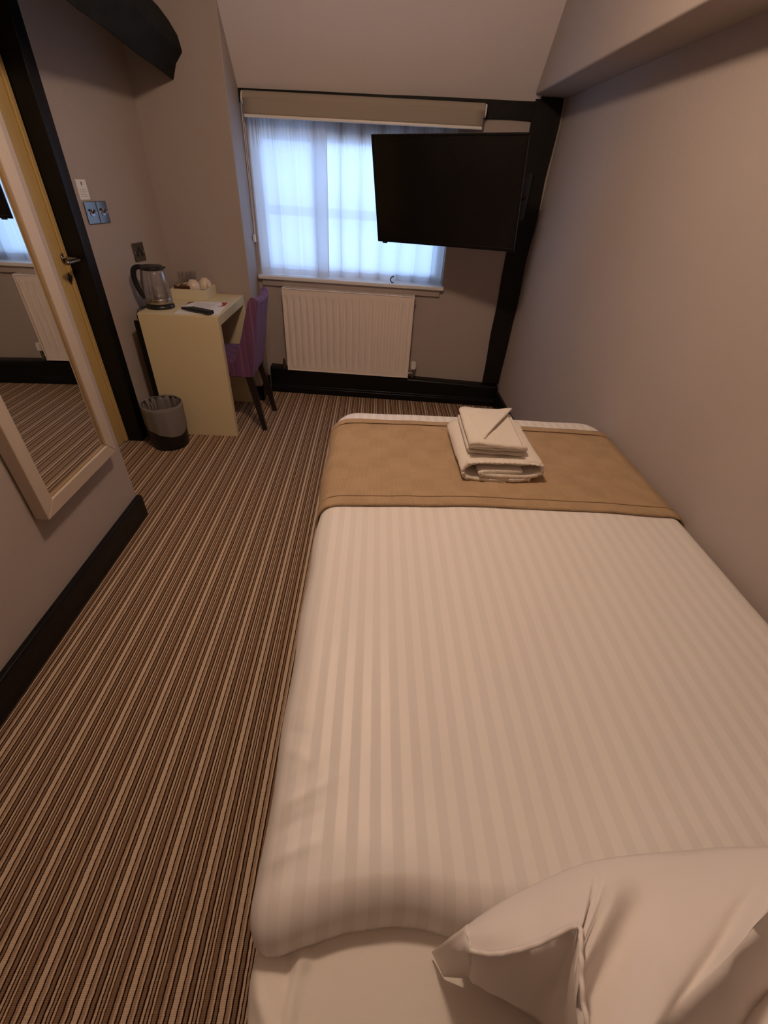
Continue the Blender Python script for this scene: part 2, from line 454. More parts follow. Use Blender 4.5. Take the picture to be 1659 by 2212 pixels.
link('escutcheon', bm, M['chrome'], h, bevel=.002)
bm = bmesh.new(); tube(bm, [(.0115, -.003, -.079), (.0125, -.003, -.079)], .005, 12); box(bm, .0115, .0125, -.005, -.001, -.095, -.079)
link('keyhole', bm, M['dark_hole'], h)

# ------------------------------------------------------------------ window
w1 = struct(empty('window_1', WIN)); w1.rotation_euler = WROT
fr = B((U0, U0+.05, .10, .16, Z0, Z1), (U1-.05, U1, .10, .16, Z0, Z1), (U0+.05, U1-.05, .10, .16, Z0, Z0+.055), (U0+.05, U1-.05, .10, .16, 1.575, 1.628),
       (U0+.05, U1-.05, .16, .22, 1.18, 1.235))
link('window_frame', fr, M['upvc'], w1, bevel=.003)
for i, (a, b) in enumerate(((U0+.05, U1-.05),)):
    for zz in ((Z0+.055, 1.182), (1.233, 1.576)):
        link('window_pane', B((a, b, .128, .132, zz[0], zz[1])), M['pane'], w1)
link('window_lintel', B((U0, U1, .10, .32, 1.628, Z1)), M['wall'], w1)
link('window_sill', B((-.828, .485, -.042, .11, .808, .832)), M['sill'], w1, bevel=.005)
link('sill_apron', B((-.806, .462, -.02, .005, .765, .808)), M['wall'], w1, bevel=.003)
bm = bmesh.new()
tube(bm, [(.127+.020*math.cos(a), -.002, .853+.020*math.sin(a)) for a in [PI*.45+PI*1.1*k/14 for k in range(15)]], .004, 8)
link('window_latch_ring', bm, M['black_plastic'], w1, smooth=True)

# ------------------------------------------------------------------ net curtains
def net_curtain(label, u0, u1, seed, pleat, depth, base, zt=1.690, zb=.838):
    t = thing('net_curtain', label, 'curtain', (0, 0, 0), 0, 'net curtains at the window')
    t.location = WIN; t.rotation_euler = WROT
    ph = [random.Random(seed).uniform(0, 6.28) for _ in range(6)]
    W = u1-u0
    def fn(i, j):
        z = zt+(zb-zt)*j; k = 1-j                           # k is 1 at the gathered head
        u = u0+W*i
        edge = min(1, i/.06, (1-i)/.06)
        w_ = u+.030*nz(u*4.5, 0, seed)+.010*nz(u*5, z*1.3, seed+5.)
        a = w_*2*PI/pleat+ph[1]
        amp = (.70+1.9*max(0, nz(u*3.7, 3.3, seed+2.)+.22))*(.70+.30*j)     # some folds lie over themselves, some barely bend
        uu = u+edge*amp*pleat/(2*PI)*.82*math.sin(a)
        d = amp*depth*math.cos(a)*(1-.35*k)
        fine = math.sin(u*2*PI/.019+ph[0])*.0045*min(1, max(0, (k-.80)/.12))
        top = .004*math.sin(u*2*PI/.019+ph[0]+1.) if j == 0 else 0.
        bot = .005*math.sin(a*.5+ph[3]) if j == 1 else 0.
        return (min(max(uu, U0+.003), U1-.003), base-d-fine, z+top+bot)
    H = zt-zb
    bm = bmesh.new(); grid(bm, lambda i, j: fn(i, j*.957), int(W*330), 44); link('curtain_cloth', bm, M['net'], t, smooth=True)
    bm = bmesh.new(); grid(bm, lambda i, j: fn(i, .957+.043*j), int(W*330), 3); link('curtain_hem', bm, M['net_hem'], t, smooth=True)
    return t
net_curtain('white net curtain hanging left of the overlap, on the desk side of the window', U0+.006, -.33, 2, .118, .016, .022)
net_curtain('white net curtain hanging right of the overlap, partly behind the television', -.435, U1-.008, 11, .128, .016, .068)

# ------------------------------------------------------------------ roller blind
t = thing('roller_blind', 'beige roller blind rolled up across the top of the window', 'blind', WIN); t.rotation_euler = WROT
bm = bmesh.new(); tube(bm, [(-.797, -.045, 1.745), (.592, -.045, 1.757)], .034, 24); link('blind_roll', bm, M['blind'], t, smooth=False, bevel=.002)
bm = bmesh.new()
def bl(i, j):
    u = -.795+1.384*i; zt = 1.745+.012*i
    return (u, -.0795+.002*math.sin(i*9), zt-.072*j)
grid(bm, bl, 24, 6); link('blind_cloth', bm, M['blind'], t, smooth=True, solid=.0015)
bm = B((-.795, .589, -.086, -.074, 1.660, 1.674))
for v in bm.verts:
    if v.co.x > 0: v.co.z += .012
link('bottom_bar', bm, M['white_plastic'], t, bevel=.003)
for u, z in ((-.803, 1.747), (.598, 1.757)):
    bm = bmesh.new(); tube(bm, [(u-.004, -.045, z), (u+.004, -.045, z)], .03, 20); box(bm, u-.003, u+.003, -.045, 0, z-.02, z+.02)
    link('bracket', bm, M['white_plastic'], t)
bm = bmesh.new()
for k in (0, 1):
    x = -.812; y = -.03-.03*k
    tube(bm, [(x, y, 1.75), (x-.002, y-.001, 1.4), (x-.004, -.045+.006*(k*2-1)*-1, 1.06)], .0018, 6)
link('pull_chain', bm, M['lead'], t)
link('chain_cleat', B((-.83, -.814, -.055, -.035, 1.03, 1.075)), M['white_plastic'], t, bevel=.004)

# ------------------------------------------------------------------ radiator
t = thing('radiator', 'white ribbed panel radiator under the window sill', 'radiator', WIN); t.rotation_euler = WROT
RU0, RU1, RZ0, RZ1 = -.652, .283, .189, .768
bm = bmesh.new(); NR = 19
def flute(u):
    k = (u-RU0-.012)/(RU1-RU0-.024)*NR
    f = k-math.floor(k)
    return f
def radf(i, j):
    u = RU0+(RU1-RU0)*i; z = RZ0+(RZ1-RZ0)*j
    k = (u-RU0-.018)/(RU1-RU0-.036)*NR; f = k-math.floor(k)
    prof = min(1, max(0, (abs(f-.5)-.24)/.11)) if 0 < k < NR else 1.
    e = min((z-RZ0-.038)/.022, (RZ1-.048-z)/.022); e = min(1, max(0, e))
    d = .088-(1-prof)*-.0*e-.009*prof*e
    return (u, -d, z)
grid(bm, radf, NR*10+8, 34)
link('front_panel', bm, M['rad'], t, smooth=True)
bm = B((RU0-.003, RU0+.006, -.094, -.02, RZ0-.003, RZ1+.002), (RU1-.006, RU1+.003, -.094, -.02, RZ0-.003, RZ1+.002), (RU0, RU1, -.092, -.086, RZ0-.003, RZ0+.006), (RU0, RU1, -.092, -.086, RZ1-.006, RZ1+.001))
link('side_casing', bm, M['rad'], t, bevel=.002)
link('rear_panel', B((RU0+.01, RU1-.01, -.03, -.022, RZ0, RZ1-.005)), M['rad'], t)
bm = B((RU0, RU1, -.088, -.078, RZ1-.004, RZ1), (RU0, RU1, -.034, -.024, RZ1-.004, RZ1))
for k in range(74): u = RU0+.006+k*(RU1-RU0-.012)/73; box(bm, u-.0022, u+.0022, -.079, -.033, RZ1-.004, RZ1)
link('top_grille', bm, M['rad'], t)
bm = bmesh.new(); tube(bm, [(RU1+.04, -.058, .252), (RU1+.04, -.058, .305)], [.019, .017], 18)
for k in range(12):
    a = 2*PI*k/12; tube(bm, [(RU1+.04+.018*math.cos(a), -.058+.018*math.sin(a), .262), (RU1+.04+.017*math.cos(a), -.058+.017*math.sin(a), .298)], .0026, 6)
vv = link('thermostat_head', bm, M['white_plastic'], t); vv['label'] = 'white plastic thermostat head'
bm = bmesh.new(); tube(bm, [(RU1+.04, -.058, .185), (RU1+.04, -.058, .253)], .011, 14); tube(bm, [(RU1-.005, -.058, .215), (RU1+.045, -.058, .215)], .011, 14); tube(bm, [(RU1+.012, -.058, .215), (RU1+.024, -.058, .215)], .015, 6)
vv = link('valve', bm, M['chrome'], t, bevel=.001); vv['label'] = 'chrome valve body'
bm = bmesh.new(); tube(bm, [(RU0-.035, -.058, .182), (RU0-.035, -.058, .235), (RU0-.035, -.058, .262)], [.011, .011, .006], 14); tube(bm, [(RU0-.04, -.058, .212), (RU0+.004, -.058, .212)], .010, 14)
vv = link('lockshield_valve', bm, M['chrome'], t, bevel=.001); vv['label'] = 'small chrome valve'
bm = bmesh.new(); tube(bm, [(RU1, -.06, .735), (RU1+.014, -.06, .735)], .008, 10); link('bleed_valve', bm, M['chrome'], t)

# ------------------------------------------------------------------ television on its arm
t = thing('television', 'black flat television angled in front of the window on a wall arm', 'television')
ax = Vector((.890, -.455, .0279)).normalized(); dn = Vector((.046, .207, -.977)); dn = (dn-ax*dn.dot(ax)).normalized(); nn = dn.cross(ax).normalized()
if nn.y > 0: nn = -nn
c = Vector((.355, 2.955, 1.367)); mt = Matrix((ax, -nn, -dn)).transposed().to_4x4(); mt.translation = c
t.matrix_world = mt
w, hh = .845/2, .507/2
link('tv_back_shell', B((-w+.01, w-.01, .006, .026, -hh+.01, hh-.01), (-.26, .26, .026, .055, -hh+.02, .05)), M['black_plastic'], t, bevel=.008)
bm = B((-w, -w+.011, -.006, .012, -hh, hh), (w-.011, w, -.006, .012, -hh, hh), (-w, w, -.006, .012, hh-.011, hh), (-w, w, -.006, .012, -hh, -hh+.017))
link('tv_bezel', bm, M['tv_frame'], t, bevel=.002)
link('tv_screen', B((-w+.010, w-.010, -.003, .008, -hh+.016, hh-.010)), M['tv_screen'], t)
link('sensor_foot', B((-w+.03, -w+.06, -.004, .008, -hh-.008, -hh)), M['black_plastic'], t, bevel=.002)
link('mount_plate', B((-.10, .10, .055, .065, -.10, .10)), M['black_plastic'], t, bevel=.003)
bm = bmesh.new(); inv = mt.inverted()
pw = inv @ Vector((.93, 3.40, 1.37)); pm = inv @ Vector((.70, 3.24, 1.37)); p0 = Vector((0, .065, 0))
tube(bm, [p0, pm], .017, 10); tube(bm, [pm, pw], .017, 10); link('wall_arm', bm, M['black_plastic'], t)
bm = bmesh.new(); a0 = inv @ Vector((.93, 3.405, 1.25)); a1 = inv @ Vector((.93, 3.405, 1.49)); tube(bm, [a0, a1], .028, 8); link('wall_plate', bm, M['black_plastic'], t)

# ------------------------------------------------------------------ mirror on the left wall
t = thing('wall_mirror', 'tall framed mirror hanging on the near left wall', 'mirror', (-1.13, 1.425, .427))
YL, YR, ZT, FW = -.243, .240, 1.19, .052
def frame_bar(pts): 
    bm = bmesh.new(); prism(bm, pts, 'x', .0, .03); return bm
bm = bmesh.new()
prism(bm, [(YL, 0), (YR, 0), (YR-FW, FW), (YL+FW, FW)], 'x', .006, .052); prism(bm, [(YL, ZT), (YR, ZT), (YR-FW, ZT-FW), (YL+FW, ZT-FW)], 'x', .006, .052)
prism(bm, [(YL, 0), (YL+FW, FW), (YL+FW, ZT-FW), (YL, ZT)], 'x', .006, .052); prism(bm, [(YR, 0), (YR-FW, FW), (YR-FW, ZT-FW), (YR, ZT)], 'x', .006, .052)
link('mirror_frame', bm, M['mirror_frame'], t, bevel=.003)
a, b, z0, z1, g = YL+FW, YR-FW, FW, ZT-FW, .006
bm = B((.02, .044, a, b, z0, z0+g), (.02, .044, a, b, z1-g, z1), (.02, .044, a, a+g, z0+g, z1-g), (.02, .044, b-g, b, z0+g, z1-g))
rim = link('inner_rim', bm, M['gold_rim'], t, bevel=.002); rim['label'] = 'thin gilt inner rim'
link('mirror_glass', B((.034, .039, a+.004, b-.004, z0+.004, z1-.004)), M['mirror'], t)
link('backing_board', B((.0, .034, YL+.01, YR-.01, .01, ZT-.01)), M['divan'], t)

# ------------------------------------------------------------------ switches, notice, socket on the far left wall
FR = math.atan2(.189, .982)                                  # the wall's own turn
def on_far(s, z): return (-1.46+.189*s, 2.6+.982*s, z)
def plate(name, label, cat, s, z, wd, ht):
    t = thing(name, label, cat, on_far(s, z), -FR)
    bm = B((0, .006, -wd/2, wd/2, -ht/2, ht/2)); link('face_plate', bm, M['plate'], t, bevel=.0025)
    for k in (-1, 1):
        bm = bmesh.new(); tube(bm, [(.006, k*wd*.36, 0), (.0075, k*wd*.36, 0)], .0042, 12); link('screw', bm, M['steel'], t)
    return t
for s, lab in ((.087, 'square chrome toggle switch plate nearer the black door frame'), (.168, 'square chrome toggle switch plate on the side away from the door frame')):
    t = plate('light_switch', lab, 'light switch', s, 1.2, .082 if s < .1 else .076, .094); t['group'] = 'light switches by the door'
    bm = bmesh.new(); tube(bm, [(.006, 0, 0), (.009, 0, 0)], .014, 20); tube(bm, [(.009, 0, 0), (.014, 0, .004), (.022, 0, .013)], [.005, .005, .006], 12); link('toggle', bm, M['steel'], t, smooth=False)
t = plate('wall_socket', 'chrome three pin socket on the wall above the kettle', 'socket', .378, 1.0, .098, .092)
bm = B((.0055, .0066, -.006, .006, .006, .027), (.0055, .0066, -.027, -.013, -.022, -.002), (.0055, .0066, .013, .027, -.022, -.002))
for (y, z) in ((-.018, .006), (.018, .006), (0, .022)): tube(bm, [(.0055, y, z-.006), (.0067, y, z-.006)], .009, 14)
link('pin_holes', bm, M['dark_hole'], t)
t = thing('notice_card', 'small white printed card stuck above the light switches', 'notice', on_far(.074, 1.255), -FR)
link('card', B((0, .0012, -.033, .033, 0, .08)), M['paper'], t)
bm = B(*[(.0012, .0016, -.024, .024-.008*(k % 3), .012+.0068*k, .0145+.0068*k) for k in range(5)]); link('text_lines', bm, M['grey_ink'], t)
link('arrow_mark', B((.0012, .0017, -.003, .003, .057, .071)), M['dark_hole'], t)

# ------------------------------------------------------------------ desk
DX0, DX1, DY0, DY1, DH = -1.326, -.880, 2.637, 3.238, .745
t = thing('desk', 'cream waterfall desk against the alcove wall beside the bin', 'desk', ((DX0+DX1)/2, (DY0+DY1)/2, 0))
def rel(b): cx, cy = (DX0+DX1)/2, (DY0+DY1)/2; return (b[0]-cx, b[1]-cx, b[2]-cy, b[3]-cy, b[4], b[5])
link('desk_top', B(rel((DX0, DX1, DY0+.0422, DY1-.0422, DH-.052, DH))), M['desk'], t, bevel=.002)
link('end_panel', B(rel((DX0, DX1, DY0, DY0+.042, 0, DH))), M['desk'], t, bevel=.002)
link('end_panel', B(rel((DX0, DX1, DY1-.042, DY1, 0, DH))), M['desk'], t, bevel=.002)
link('modesty_panel', B(rel((DX0+.005, DX0+.023, DY0+.042, DY1-.042, .30, DH-.0525))), M['desk'], t)
link('gap_shade_strip', B(rel((DX0-.035, DX0-.012, DY0+.01, DY0+.03, 0, .70))), M['black_paint'], t)  # black strip standing in for the shadowed gap left of the desk

# ------------------------------------------------------------------ kettle
KX, KY = -1.256, 2.797
t = thing('kettle', 'glass kettle with black handle standing on the desk', 'kettle', (KX, KY, DH))
bm = bmesh.new(); lathe(bm, [(0, 0), (.078, 0), (.079, .006), (.077, .017), (.07, .021), (0, .021)], 40); link('power_base', bm, M['black_plastic'], t, smooth=True)
bm = bmesh.new(); lathe(bm, [(0, .021), (.0735, .021), (.0735, .052), (.071, .056), (0, .056)], 40); k = link('steel_band', bm, M['steel'], t, smooth=True); k['label'] = 'satin steel band'
bm = bmesh.new(); lathe(bm, [(.0715, .056), (.070, .09), (.0665, .135), (.0625, .175), (.058, .200), (.056, .200), (.0605, .174), (.0645, .135), (.068, .09), (.0695, .058)], 40, close=False); k = link('glass_jug', bm, M['kettle_glass'], t, smooth=True); k['label'] = 'clear glass jug'
bm = bmesh.new(); lathe(bm, [(0, .058), (.028, .058), (.026, .066), (0, .068)], 24); link('heating_plate', bm, M['steel'], t, smooth=True)
bm = bmesh.new(); lathe(bm, [(.059, .196), (.0615, .199), (.061, .211), (.052, .217), (0, .219)], 36)
sp = [(.055, -.016, .200), (.055, .016, .200), (.079, 0, .208)]
v = [bm.verts.new(p) for p in sp]+[bm.verts.new((p[0], p[1], p[2]+.01)) for p in sp]
bm.faces.new(v[:3]); bm.faces.new(v[3:])
for i in range(3): bm.faces.new((v[i], v[(i+1) % 3], v[(i+1) % 3+3], v[i+3]))
link('lid', bm, M['black_plastic'], t, smooth=False, bevel=.002)
hd = math.radians(188)
def hp(r, z, s=0): return (r*math.cos(hd)-s*math.sin(hd), r*math.sin(hd)+s*math.cos(hd), z)
bm = bmesh.new(); path = smooth_path([hp(.040, .206), hp(.075, .207), hp(.098, .192), hp(.106, .160), hp(.103, .120), hp(.092, .080), hp(.074, .045)], 6)
tube(bm, path, [.0115+.0035*math.sin(PI*i/(len(path)-1)) for i in range(len(path))], 12); link('handle', bm, M['black_plastic'], t, smooth=True)
bm = bmesh.new(); tube(bm, smooth_path([hp(.056, .198), hp(.064, .165), hp(.070, .12), hp(.073, .056)], 5), .007, 8); link('handle_spine', bm, M['steel'], t, smooth=True)
bm = bmesh.new(); tube(bm, smooth_path([(-.07, -.03, .006), (-.092, -.06, .004), (-.105, -.075, -.012), (-.112, -.082, -.045), (-.100, -.075, -.075), (-.088, -.05, -.085)], 6), .0032, 8); link('power_cord', bm, M['black_plastic'], t, smooth=True)

# ------------------------------------------------------------------ tray with tea things
TX0, TX1, TY0, TY1 = -1.272, -1.056, 3.020, 3.225
t = thing('tray', 'cream box tray of tea things at the back of the desk', 'tray', ((TX0+TX1)/2, (TY0+TY1)/2, DH))
tw, td = (TX1-TX0)/2, (TY1-TY0)/2
link('tray_body', B((-tw, tw, -td, -td+.009, 0, .058), (-tw, tw, td-.009, td, 0, .058), (-tw, -tw+.009, -td+.009, td-.009, 0, .058), (tw-.009, tw, -td+.009, td-.009, 0, .058)), M['tray'], t, bevel=.001)
k = link('tray_lining', B((-tw+.009, tw-.009, -td+.009, td-.009, 0, .032)), M['tray_in'], t); k['label'] = 'dark brown tray lining'
link('divider', B((-.012, -.006, -td+.009, td-.009, .032, .052)), M['tray_in'], t)
TZ = DH+.032
def cup(x, y, z, rz, label):
    t = thing('teacup', label, 'cup', (x, y, z), rz, 'upturned teacups in the tray')
    bm = bmesh.new(); lathe(bm, [(.042, 0), (.0418, .016), (.0385, .034), (.031, .048), (.0225, .054), (.022, .059), (.020, .059), (.019, .055), (0, .055)], 32, close=False)
    lathe(bm, [(.041, 0), (.039, .001), (.038, .014), (.033, .033), (.024, .049), (0, .053)], 32, close=False)
    link('cup_bowl', bm, M['cup'], t, smooth=True)
    bm = bmesh.new(); tube(bm, smooth_path([(-.038, 0, .012), (-.054, 0, .014), (-.059, 0, .028), (-.048, 0, .040), (-.032, 0, .040)], 5), .0036, 8); link('cup_handle', bm, M['cup'], t, smooth=True)
cup(-1.153, 3.095, TZ+.009, .2, 'upturned cream teacup nearer the front of the tray')
cup(-1.104, 3.172, TZ+.009, 2.2, 'upturned cream teacup at the back of the tray')
bm = bmesh.new(); lathe(bm, [(0, 0), (.028, 0), (.044, .006), (.0445, .008), (.028, .003), (0, .003)], 32)
o = link('saucer', bm, M['cup'], None, smooth=True, loc=(-1.153, 3.095, TZ)); tag(o, 'cream saucer under the front upturned teacup', 'saucer', 'saucers in the tray')
o2 = o.copy(); C.objects.link(o2); o2.location = (-1.106, 3.172, TZ); tag(o2, 'cream saucer under the back upturned teacup', 'saucer', 'saucers in the tray')
for x, y, lab in ((-1.226, 3.145, 'clear glass tumbler in the tray, the one nearer the kettle'), (-1.190, 3.185, 'clear glass tumbler in the tray, the one nearer the teacups')):
    t = thing('tumbler', lab, 'glass', (x, y, TZ), 0, 'tumblers in the tray')
    bm = bmesh.new(); lathe(bm, [(0, 0), (.026, 0), (.031, .10), (.029, .10), (.0245, .008), (0, .008)], 28); link('tumbler_wall', bm, M['tumbler'], t, smooth=True)
rr = random.Random(4)
sl = ['tilted brown sachet in the tray, front left', 'tilted brown sachet in the tray, second from the left', 'tilted brown sachet standing by the tumblers', 'brown sachet lying at the tray divider', 'brown sachet leaning by the teacup handle']
for i, (x, y, a, b) in enumerate(((-1.248, 3.052, .5, .1), (-1.225, 3.062, .7, .3), (-1.203, 3.075, .6, -.2), (-1.180, 3.056, .25, .1), (-1.188, 3.092, .9, .5))):
    bm = B((-.016, .016, -.004, .004, 0, .045)); o = link('sachet', bm, M['brown_box'], None, bevel=.002, loc=(x, y, TZ+.001), rot=(.35, a*.5, b)); tag(o, sl[i], 'sachet', 'sachets in the tray')
t = thing('teaspoon', 'steel teaspoon lying in the tray before the teacups', 'spoon', (-1.135, 3.046, TZ+.008), .15)
bm = bmesh.new(); tube(bm, [(-.05, 0, .004), (.0, 0, .006), (.04, .0, .002)], [.0035, .0022, .003], 8); link('spoon_stem', bm, M['chrome'], t, smooth=True)
bm = bmesh.new(); lathe(bm, [(0, 0), (.008, .0015), (.012, .005), (.0115, .006), (.007, .003), (0, .002)], 20)
for v in bm.verts: v.co = Vector((v.co.x*1.5+.052, v.co.y, v.co.z))
link('spoon_bowl', bm, M['chrome'], t, smooth=True)

# ------------------------------------------------------------------ leaflet and remote
def P2(u): return Vector(u)
t = thing('leaflet', 'white printed leaflet with a red swoosh lying on the desk', 'leaflet', (-1.03, 2.85, DH))
lc = Vector((-1.03, 2.85))
q = [Vector(p)-lc for p in ((-1.152, 2.965), (-.915, 2.995), (-.893, 2.690), (-1.13, 2.655))]
def sheet(bm, pts, z0, z1): prism(bm, [tuple(p) for p in pts], 'z', z0, z1)
bm = bmesh.new(); sheet(bm, q, .0004, .0016); link('sheet', bm, M['paper'], t)
def inq(u, v): return q[0].lerp(q[1], u).lerp(q[3].lerp(q[2], u), v)
bm = bmesh.new()
sheet(bm, [inq(.84, .02), inq(.985, .02), inq(.985, .14), inq(.985, .30), inq(.93, .36), inq(.82, .40), inq(.90, .31), inq(.90, .20), inq(.86, .12)], .0017, .0022)
k = link('red_swoosh', bm, M['red_ink'], t); k['label'] = 'red printed swoosh'
bm = bmesh.new()
sheet(bm, [inq(.015, .02), inq(.17, .02), inq(.12, .10), inq(.04, .22), inq(.015, .36)], .0017, .0022)
k = link('dark_corner_print', bm, M['brown_box'], t)
bm = bmesh.new()
for r in range(9):
    v0 = .14+.045*r; u1 = .78-.1*(r % 3)*.5
    sheet(bm, [inq(.24, v0), inq(u1, v0), inq(u1, v0+.012), inq(.24, v0+.012)], .0017, .0020)
link('text_lines', bm, M['grey_ink'], t)
rd = Vector((-.918+1.120, 2.672-2.765)); ra = math.atan2(rd.y, rd.x)
t = thing('remote_control', 'black remote control lying on the leaflet on the desk', 'remote', (-1.018, 2.722, DH+.002), ra)
bm = bmesh.new()
rings = []
for i in range(13):
    k = i/12; x = -.115+.215*k; wd = .026-.014*max(0, .35-k)/.35*1.2; ht = .020-.008*max(0, .3-k)/.3
    rings.append([bm.verts.new(p) for p in ((x, -wd*.8, 0), (x, wd*.8, 0), (x, wd, ht*.5), (x, wd*.8, ht), (x, -wd*.8, ht), (x, -wd, ht*.5))])
for a, b in zip(rings, rings[1:]):
    for j in range(6): bm.faces.new((a[j], a[(j+1) % 6], b[(j+1) % 6], b[j]))
bm.faces.new(rings[0]); bm.faces.new(rings[-1]); link('remote_body', bm, M['black_plastic'], t, bevel=.002)
bm = bmesh.new()
for i in range(8):
    for j in (-1, 0, 1): x = -.04+.016*i; box(bm, x-.004, x+.004, j*.014-.0045, j*.014+.0045, .0195, .0215)
link('buttons', bm, mat('grey_rubber_keys', (.06, .06, .065), .6), t)

# ------------------------------------------------------------------ chair
t = thing('dining_chair', 'purple striped upholstered chair with dark legs tucked under the desk', 'chair', (-.93, 2.905, 0))
cx, cy = -.93, 2.905
prof = [(-.900, .365), (-.757, .365), (-.730, .50), (-.703, .66), (-.682, .79), (-.676, .815), (-.690, .838), (-.712, .838), (-.730, .815), (-.760, .72), (-.800, .60), (-.845, .48)]
bm = bmesh.new(); Y0, Y1, nY = 2.735-cy, 3.085-cy, 10; rings = []
for i in range(nY+1):
    s = i/nY; y = Y0+(Y1-Y0)*s; bow = .020*(1-(2*s-1)**2)
    rings.append([bm.verts.new((x-cx+bow*((z-.365)/.47), y, z-(.022*(1-(2*s-1)**2)*max(0, (z-.78)/.06)))) for x, z in prof])
for a, b in zip(rings, rings[1:]):
    n = len(a)
    for k in range(n): bm.faces.new((a[k], a[(k+1) % n], b[(k+1) % n], b[k]))
bm.faces.new(rings[0]); bm.faces.new(rings[-1])
link('backrest', bm, M['velvet'], t, bevel=.010, seg=3)
link('seat', B((-1.16-cx, -.845-cx, 2.742-cy, 3.078-cy, .368, .475)), M['velvet'], t, bevel=.02, seg=4)
def leg(top, foot, rt, rf):
    bm = bmesh.new(); v = []
    for (x, y, z), r in ((foot, rf), (top, rt)):
        v.append([bm.verts.new((x+a*r-cx, y+b*r-cy, z)) for a, b in ((-1, -1), (1, -1), (1, 1), (-1, 1))])
    for k in range(4): bm.faces.new((v[0][k], v[0][(k+1) % 4], v[1][(k+1) % 4], v[1][k]))
    bm.faces.new(v[0]); bm.faces.new(v[1]); return bm
for a, b in (((-.782, 2.762, .375), (-.718, 2.752, 0)), ((-.782, 3.058, .375), (-.712, 3.072, 0)), ((-1.135, 2.762, .375), (-1.145, 2.758, 0)), ((-1.135, 3.058, .375), (-1.145, 3.062, 0))):
    link('leg', leg(a, b, .021, .014), M['wood_leg'], t, bevel=.002)

# ------------------------------------------------------------------ waste bin
t = thing('waste_bin', 'round black waste bin with a grey liner beside the desk', 'bin', (-1.262, 2.512, 0))
bm = bmesh.new(); lathe(bm, [(0, 0), (.107, 0), (.109, .004), (.1135, .27), (.1105, .27), (.1065, .008), (0, .008)], 44); link('bin_body', bm, M['bin'], t, smooth=True)
bm = bmesh.new(); NB = 72; rows = []
def hem(a):                                                  # the liner's lower edge dips towards the front right
    return .150-.056*math.cos(a+.87)+.006*math.sin(3*a)
prof = [(.100, .055), (.104, .15), (.107, .24), (.112, .274), (.1165, .274), (.1175, .25), (.1165, None)]
for j, (r, z) in enumerate(prof):
    row = []
    for i in range(NB):
        a = 2*PI*i/NB
        cr = .0035*nz(a*3, j*.7, 2.)+(.004*math.sin(a*17+j) if j < 3 else .0012*math.sin(a*11))
        zz = hem(a) if z is None else z
        rr_ = r+cr
        row.append(bm.verts.new((rr_*math.cos(a), rr_*math.sin(a), zz+.002*math.sin(5*a))))
    rows.append(row)
for a, b in zip(rows, rows[1:]):
    for i in range(NB): bm.faces.new((a[i], a[(i+1) % NB], b[(i+1) % NB], b[i]))
k = link('bin_liner', bm, M['bag'], t, smooth=True); k['label'] = 'thin grey plastic liner folded over the rim'
bm = bmesh.new()
for i in range(7):
    a = 2.2+.22*i; r0, r1 = .103, .06+.012*(i % 3)
    tube(bm, smooth_path([(r0*math.cos(a), r0*math.sin(a), .25), (.085*math.cos(a+.1), .085*math.sin(a+.1), .17), (r1*math.cos(a+.35), r1*math.sin(a+.35), .06)], 4), [.003]*9, 6)
link('liner_creases', bm, M['bag'], t, smooth=True)

# ------------------------------------------------------------------ bed
BX0, BX1, BY0, BY1 = -.128, .985, -.24, 1.765
bed = thing('bed', 'bed made up in white along the right wall', 'bed', (.43, .76, 0))
def br(b): return (b[0]-.43, b[1]-.43, b[2]-.76, b[3]-.76, b[4], b[5])
link('divan_base', B(br((BX0+.02, BX1-.01, BY0+.02, BY1-.02, .03, .30))), M['divan'], bed, bevel=.015)
link('mattress', B(br((BX0+.004, BX1-.004, BY0+.004, BY1-.004, .30, .532))), M['sheet'], bed, bevel=.04, seg=4)
for x in (BX0+.08, BX1-.08):
    for y in (BY0+.08, BY1-.08):
        bm = bmesh.new(); tube(bm, [(x-.43, y-.76, 0), (x-.43, y-.76, .035)], .022, 14); link('foot', bm, M['black_plastic'], bed)
bm = bmesh.new()
def shf(i, j):                                               # fitted sheet over the head end
    a = -.20+1.45*i; y = .42-.68*j
    e = max(0, -a); xx = BX0+max(a, 0)
    r = .035
    if e > 0:
        th = min(e/r, PI/2); x = BX0+r-.004-r*math.sin(th); z = .540-r+r*math.cos(th)-max(0, e-r*PI/2)
    else: x, z = BX0+r-.004+a*.78, .540
    z += .004*nz(x*7, y*7, 3.)
    if e <= 0: z += .007*math.exp(-((x+.072-.10*(y-.1))/.007)**2)*max(0, min(1, (.135-y)/.03))+.006*math.exp(-((x+.062)/.010)**2-((y-.112)/.010)**2)-.006*math.exp(-((x+.085)/.010)**2-((y-.10)/.02)**2)
    if e <= .06: z += .009*math.exp(-((x+.118+.45*(y-.085))/.009)**2)*max(0, min(1, (.10-y)/.03))
    if e > 0: x += .006*math.sin(y*30+2)+.008*nz(y*9, z*5, 6.)
    return (x-.43, min(y, .42)-.76, z)
grid(bm, shf, 260, 150); link('fitted_sheet', bm, M['sheet'], bed, smooth=True, solid=.003)
link('headboard', B(br((BX0-.02, BX1+.01, -.30, -.245, .0, 1.0))), M['divan'], bed, bevel=.02)

